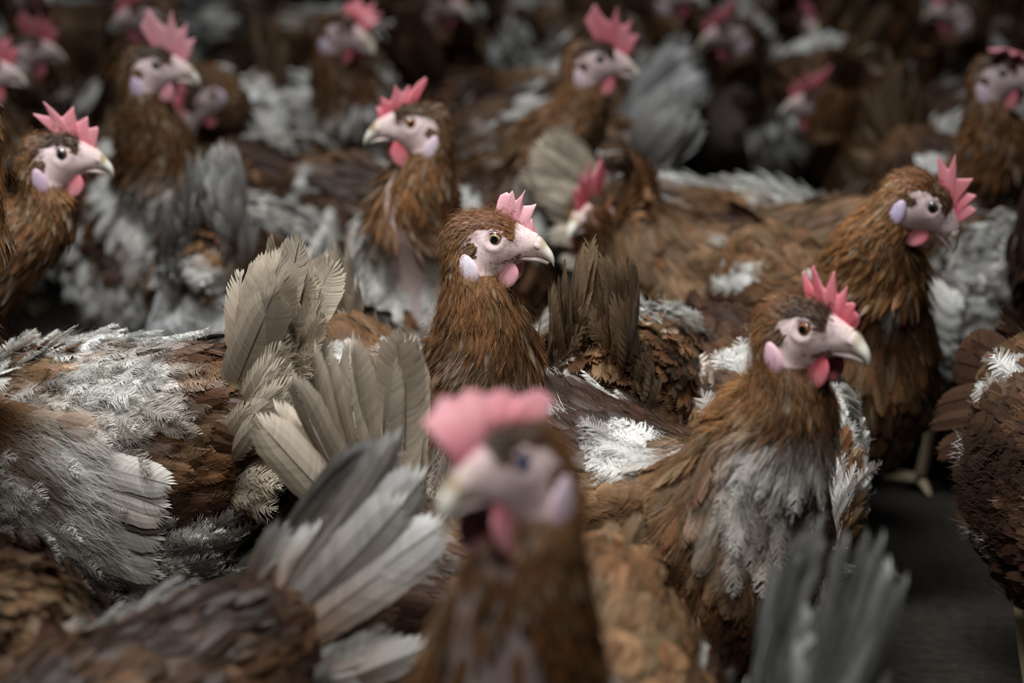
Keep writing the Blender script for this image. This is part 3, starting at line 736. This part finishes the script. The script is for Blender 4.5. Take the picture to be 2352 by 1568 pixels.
        V, Q, T = blob((.0080, sd*.0085, -.0248-.007*(wattle_s-1)), (.0094*wattle_s, .0021*wattle_s, .0108*wattle_s*(.92+.22*comb_col)), rw, 22, 16, shw)
        zt = np.clip((-.0165-V[:, 2])*70, 0, 1)[:, None]
        hb('wattle', V, Q, T, rc*.9*(1-zt)+(pc*1.05)*zt, M_COMB)
        # nostril: little dark slit under a fleshy flap
        V, Q, T = blob((.0275, sd*.0060, -.0052), (.0040, .0014, .0024), np.array(Matrix.Rotation(math.radians(32), 3, 'Y')), 36, 28)
        zr = V[:, 2]+.0052+(V[:, 0]-.0275)*.62
        sl = np.exp(-((zr+.0008)/.0004)**2)[:, None]
        hb('nostril', V, Q, T, (SKIN*.9)*(1-sl)+np.array([.10, .06, .05])*sl, M_SKIN, beak_o)
    return root

def copy_hen(src, pos, yaw, label, s=1.0, group=None):
    r = src.copy(); COL.objects.link(r); r.location = (pos[0], pos[1], 0); r.rotation_euler = (0, 0, math.radians(yaw)); r.scale = (s, s, s)
    r['label'] = label
    if group: r['group'] = group
    for ch in list(src.children):
        c = ch.copy(); COL.objects.link(c); c.parent = r
    return r
#==HENS==
def floor_at(px, d): return ((px-1176)/FPX*d, d*_c)

# shed: littered floor and dark walls
def slab(name, c, sz, m):
    x, y, z = [v/2 for v in sz]
    V = np.array([(sx*x, sy*y, sw*z) for sx in (-1, 1) for sy in (-1, 1) for sw in (-1, 1)])+np.array(c)
    Q = [(0, 1, 3, 2), (4, 6, 7, 5), (0, 4, 5, 1), (2, 3, 7, 6), (0, 2, 6, 4), (1, 5, 7, 3)]
    o = mesh_from(name, V, Q, m); o['kind'] = 'structure'; return o
m_, nt_, b_ = mat('litter_floor'); tc = N(nt_, 'ShaderNodeTexCoord'); n1 = N(nt_, 'ShaderNodeTexNoise'); n1.inputs['Scale'].default_value = 90; n1.inputs['Detail'].default_value = 6
nt_.links.new(tc.outputs['Object'], n1.inputs['Vector']); rp = N(nt_, 'ShaderNodeValToRGB'); rp.color_ramp.elements[0].color = (.008, .007, .006, 1); rp.color_ramp.elements[1].color = (.05, .043, .035, 1)
nt_.links.new(n1.outputs['Fac'], rp.inputs[0]); nt_.links.new(rp.outputs[0], b_.inputs['Base Color']); b_.inputs['Roughness'].default_value = .95; b_.inputs['Specular IOR Level'].default_value = .05
bp = N(nt_, 'ShaderNodeBump'); bp.inputs['Distance'].default_value = .01; nt_.links.new(n1.outputs['Fac'], bp.inputs['Height']); nt_.links.new(bp.outputs[0], b_.inputs['Normal'])
slab('floor', (0, 3.5, -.05), (8, 9, .1), m_)
m_, nt_, b_ = mat('dark_boards'); tc = N(nt_, 'ShaderNodeTexCoord'); n1 = N(nt_, 'ShaderNodeTexNoise'); n1.inputs['Scale'].default_value = 6; nt_.links.new(tc.outputs['Object'], n1.inputs['Vector'])
rp = N(nt_, 'ShaderNodeValToRGB'); rp.color_ramp.elements[0].color = (.012, .011, .01, 1); rp.color_ramp.elements[1].color = (.035, .03, .027, 1)
nt_.links.new(n1.outputs['Fac'], rp.inputs[0]); nt_.links.new(rp.outputs[0], b_.inputs['Base Color']); b_.inputs['Roughness'].default_value = .9
slab('wall_back', (0, 8.05, 1.4), (8, .1, 2.8), m_); slab('wall_left', (-4.05, 3.5, 1.4), (.1, 9, 2.8), m_); slab('wall_right', (4.05, 3.5, 1.4), (.1, 9, 2.8), m_)

hen('russet hen in sharp focus at centre, pale pink comb, round white earlobe, beak right', head=at(1143, 541, 1.98), yaw=-62, hyaw=-10, hpitch=0, hroll=-2,
    lod=2, seed=1, white=.22, tone=.62, comb='lobed', comb_col=.16, iris=(.42, .29, .17), lobe=(.82, .78, .86), tail='brown', tail_up=10,
    spots=((.136, -.012, .330, .020, 1.9), (.145, .01, .285, .030, 1.3), (.14, -.03, .25, .02, .5)), scale=1.0)
hen('blurred foreground hen with flopped pink comb and bare pale throat, beak left', head=at(1150, 1062, 1.34), yaw=-100, hyaw=-134, hpitch=2, hroll=8,
    lod=1, seed=2, white=.2, tone=.6, comb='drape', flop=-.55, comb_scale=1.12, comb_col=.5, wattle_s=1.3, lobe_s=1.2, bare_neck=True, bare_w=.85, iris=(.15, .2, .4), spots=((.13, 0, .16, .06, 1.0),), scale=1.05, lean=.01, tail_up=0, tail_len=.07)
hen('brown hen at right with tall red finger-like comb and white wing patch, facing right', head=at(1868, 745, 1.82), yaw=-50, hyaw=-32, hpitch=-2, hroll=0,
    lod=2, seed=3, white=.08, tone=.42, comb='fingers', comb_col=.9, wattle_s=1.1, iris=(.35, .13, .06), lobe=(.78, .50, .60), tail='dark', tail_up=5, tail_len=.08,
    spots=((.03, -.03, .28, .022, 1.4), (.150, -.015, .272, .040, 1.5), (.10, -.07, .22, .03, -1.0)), scale=1.02, lean=.01)
hen('hen behind the centre hen with orange eye and white breast, beak left', head=at(940, 278, 2.50), yaw=-105, hyaw=190, hpitch=0, hroll=0, wattle_s=1.15,
    lod=1, seed=4, white=.35, tone=.5, comb='long', comb_col=.85, iris=(.50, .17, .04), bare_neck=True, bare_w=.22, spots=((.13, 0, .22, .07, 1.8),), neckwhite=.15, tail_up=20)
hen('tall hen upper left with large pale comb and white breast patch, beak right', head=at(365, 146, 2.72), yaw=-75, hyaw=-6, hpitch=-2,
    lod=1, seed=5, white=.35, tone=.3, comb='tall', comb_col=.35, iris=(.12, .08, .04), spots=((.142, 0, .265, .040, 1.8), (.12, 0, .16, .045, 1.8)), lobe=(.6, .5, .68), tail_up=20, comb_scale=1.25)
hen('dark necked hen near the left edge with red zigzag comb, beak right', head=at(147, 349, 2.32), yaw=-5, lean=.05, hyaw=-2, hpitch=0,
    lod=1, seed=6, white=.3, tone=.25, comb='saw', comb_col=.6, iris=(.06, .05, .05), lobe=(.55, .42, .55), comb_scale=1.35, tail_up=15)
hen('hen at the top with drooping red comb and red wattles, turned towards camera', head=at(800, 70, 3.15), yaw=-80, hyaw=-38, hpitch=-8, lod=1,
    seed=7, white=.55, tone=.35, comb='tall', flop=.95, comb_col=.85, iris=(.05, .04, .03), lobe=(.66, .6, .78), comb_scale=1.2, neckwhite=.3)
hen('dark brown hen upper middle with tall red comb, beak over white tail to the right', head=at(1380, 132, 2.80), yaw=-20, hyaw=-8, hpitch=-4, lod=1,
    seed=8, white=.12, tone=.3, comb='tall', comb_col=.75, iris=(.05, .05, .06), lobe=(.75, .62, .68), lean=.03, comb_scale=1.25, tail='dark', tail_up=10)
hen('hen at the upper right with thin beak to the left and red comb', head=at(1870, 233, 3.30), yaw=205, hyaw=184, hpitch=2, lod=1,
    seed=9, white=.15, tone=.3, comb='long', comb_col=.85, iris=(.05, .05, .1), lobe=(.75, .4, .55), lean=.02, comb_scale=1.2, tail='dark', tail_up=10)
hen('small distant hen at the upper right with squat dark red comb, turned right', head=at(2010, 240, 3.85), yaw=-70, hyaw=-45, hpitch=-5, lod=0,
    seed=10, white=.2, tone=.25, comb='saw', comb_col=.8, iris=(.04, .04, .05))
hen('hen at right with stretched head, beak pointing down and spiky red comb', head=at(2142, 468, 2.30), yaw=-75, hyaw=-12, hpitch=-42, hroll=0, lod=1,
    seed=12, white=.12, tone=.42, comb='saw', comb_col=.75, iris=(.06, .05, .04), lobe=(.66, .6, .85), lean=.02, side=.03, comb_scale=1.35, tail_up=0, tail='dark')
hen('dim hen at the right edge with red comb lying flat and grey cheek', head=at(2310, 165, 2.80), yaw=-70, hyaw=-25, hpitch=0, lod=0,
    seed=13, white=.15, tone=.15, comb='tall', flop=-1.2, comb_col=.7, iris=(.04, .04, .04))
hen('distant hen at the top right looking straight at the camera with red comb', head=at(1850, 52, 3.85), yaw=-110, hyaw=-70, hpitch=0, lod=0,
    seed=14, white=.4, tone=.3, comb='saw', comb_col=.8)
hen('hen at the top with long red wattles and pale pinkish bare neck, beak left', head=at(1668, 72, 3.5), yaw=-125, hyaw=192, hpitch=-8, lod=0,
    seed=15, white=.2, tone=.35, comb='long', comb_col=.8, bare_neck=True)
hen('distant hen cut by the top edge, red wattles between the two top combs', head=at(1560, -18, 3.7), yaw=-70, hyaw=-30, lod=0, seed=16, white=.2, tone=.3, comb='saw')
hen('hen behind the centre hen facing the camera with bright red blurred comb', head=at(1362, 488, 2.66), yaw=190, hyaw=-125, hpitch=4, lod=1,
    seed=17, white=.12, tone=.35, comb='tall', comb_col=.9, lobe=(.7, .5, .55), comb_scale=1.2, tail='dark', tail_up=5)
hen('distant dark hen at the top left with dull red comb', head=at(70, 110, 3.3), yaw=-60, hyaw=10, lod=0, seed=18, white=.2, tone=.15, comb='tall')
hen('dim hen at the top left, beak left, behind the tall pale combed hen', head=at(325, 30, 3.3), yaw=-110, hyaw=186, hpitch=-6, lod=0, seed=19, white=.2, tone=.2, comb='long')
hen('hen pecking downwards right behind the tall upper left hen, dull red comb', head=at(440, 235, 3.1), yaw=-95, hyaw=-130, hpitch=-60, lod=0, seed=20, white=.4, tone=.3, comb='saw', lean=.05)
hen('distant hen at the top centre with reddish face', head=at(1030, 10, 3.8), yaw=-80, hyaw=-40, lod=0, seed=21, white=.3, tone=.3, comb='saw')
hen('far dark hen at the top right corner with dull red comb', head=at(2190, 20, 3.7), yaw=-110, hyaw=170, lod=0, seed=22, white=.2, tone=.15, comb='tall')
hen('dark hen at the left edge, only its red wattle showing', head=at(-30, 160, 2.9), yaw=-70, hyaw=10, lod=0, seed=23, white=.2, tone=.15, comb='tall')

hen('large brown and white hen on the left seen from behind, pale tail raised', pos=floor_at(205, 2.11), scale=1.08, yaw=150, hyaw=170, pose='down', lod=2, seed=30,
    white=.42, tone=.34, tail='cream', tail_up=70, tail_len=.105, tail_fan=.45, spots=((-.04, .06, .26, .05, 1.8), (-.13, .07, .22, .045, -1.6)), tail_n=6)
hen('hen with sharp cream tail fanned up beside the centre hen, dark brown back', pos=floor_at(1240, 1.80), yaw=-35, hyaw=-60, pose='tuck', lod=2, seed=31,
    white=-.15, tone=.2, tail='cream', tail_up=80, tail_n=8, tail_len=.155, tail_fan=1.0, scale=.88)
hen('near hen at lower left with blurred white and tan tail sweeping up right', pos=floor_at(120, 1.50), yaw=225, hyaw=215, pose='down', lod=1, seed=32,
    white=.15, tone=.03, tail='mixed', tail_up=38, tail_n=7, tail_len=.13, tail_fan=.35, dark=.45)  # low tone and dark: lower-left shade put into the plumage
hen('near hen at lower right with blurred grey white tail raised over brown rump', pos=floor_at(1600, 1.28), yaw=245, hyaw=240, pose='down', lod=1, seed=33,
    white=.2, tone=.45, tail='grey', tail_up=50, tail_n=6, tail_fan=.4, tail_len=.12)
hen('hen seen from behind with brown tail straight up over white fluffy rump', pos=floor_at(1425, 2.28), yaw=80, hyaw=90, pose='down', lod=1, seed=34,
    white=.3, tone=.4, tail='brown', tail_up=86, fluff=True, tail_n=7, tail_len=.085, tail_fan=.4, scale=1.05)
hen('white flecked dark brown hen between the upright tail and the right hen', pos=(.190, 2.16), yaw=-82, hyaw=-60, pose='tuck', scale=.95, lod=1, seed=35, white=.32, tone=.25, tail='dark', tail_up=5, tail_len=.06)
hen('dark brown hen at the right edge with a small white patch', pos=floor_at(2560, 2.05), yaw=-75, hyaw=-60, pose='down', lod=1, seed=36, white=.12, tone=.2, tail='dark', tail_up=0)
hen('dark hen in shadow at the bottom left corner', pos=floor_at(60, 1.62), yaw=130, hyaw=130, pose='down', lod=1, seed=37, white=.05, tone=.0, dark=.5, tail='dark', tail_up=0)  # corner shadow is in the feather colour, through tone and dark
hen('patchy white and brown hen left of the orange-eyed hen', pos=floor_at(575, 2.78), yaw=82, hyaw=130, pose='down', lod=1, seed=38, white=.5, tone=.5, tail='mixed', tail_up=84, fluff=True, tail_fan=.2, tail_len=.09)
hen('blurred hen with pale tail raised left of the white breasted hen', pos=floor_at(768, 2.42), yaw=92, scale=.92, hyaw=60, pose='down', lod=1, seed=39, white=.3, tone=.4, tail='cream', tail_up=78, tail_fan=.3)
hen('hen with white tail raised between the two dark brown upper hens', pos=floor_at(1160, 3.2), yaw=-160, hyaw=210, pose='down', lod=1, seed=40, white=.3, tone=.3, tail='white', tail_up=50, tail_len=.12, tail_fan=.3)
hen('near pale blurred hen at the left edge, its head out of frame', head=at(-128, 250, 1.95), yaw=-15, hyaw=-200, lod=1, seed=41, white=.35, tone=.35, comb='saw', bare_neck=True)

# the crowd further back
fill = [(120, 3.7, -60, 'up'), (620, 3.5, 10, 'low'), (930, 3.45, 200, 'down'), (1180, 3.6, 40, 'low'), (250, 4.3, 180, 'low'), (760, 4.2, -20, 'mid'), (1020, 4.6, 90, 'down'), (1330, 4.4, 150, 'low'),
        (1750, 4.5, 30, 'low'), (2080, 4.4, -120, 'down'), (2230, 3.3, 160, 'down'), (480, 5.0, 60, 'down'), (1560, 5.0, 170, 'down'), (1930, 5.1, 0, 'down'), (820, 5.3, 120, 'down'), (1200, 5.6, 20, 'low'),
        (1740, 2.85, 15, 'down'), (1080, 2.95, 130, 'down'), (2130, 2.85, 100, 'down'), (690, 3.12, 75, 'down')]
fl_lab = ['dim hen standing in the far left rows behind the red zigzag comb', 'blurred hen in the back rows left of the drooping comb hen', 'blurred hen bent down just below the drooping red comb hen',
  'blurred hen in the back row between the two upper middle heads', 'dark hen deep in the top left background', 'dark hen right behind the drooping comb hen at the top', 'dark hen deep behind the top centre',
  'dark hen behind the tall red comb at the top', 'dark hen behind the bare necked hen at the top', 'dark hen deep behind the squat combed hen', 'dark hen bent down below the dim right edge head', 'farthest hen behind the tall pale combed hen',
  'farthest hen behind the cut off top wattles', 'farthest hen behind the camera facing top right hen', 'farthest hen at the top left of the centre', 'farthest hen at the top centre',
  'large dark brown hen bent down left of the thin beaked hen', 'pale grey blurred hen bent down right of the orange eyed hen', 'dark hen bent down above the stretched out head', 'blurred hen with white specks above the orange eyed hen']
for i, (px, d_, yw, ps) in enumerate(fill):
    r_ = random.Random(i+50)
    hen(fl_lab[i], pos=floor_at(px, d_), yaw=yw, hyaw=yw+r_.uniform(-40, 40), pose=ps, lod=0 if d_ > 2.9 else 1, seed=60+i, white=[.45, .5, .3, .35, .2][i % 5] if d_ > 2.9 else [.08, .6, .1, .5, .1][i % 5], tone=.3,
        tail=['white', 'mixed', 'brown', 'cream', 'dark'][(i*3) % 5], tail_up=20+r_.random()*45, tail_fan=.3, comb=['saw', 'tall', 'long'][i % 3], group=None, fluff=(i % 3 == 1))
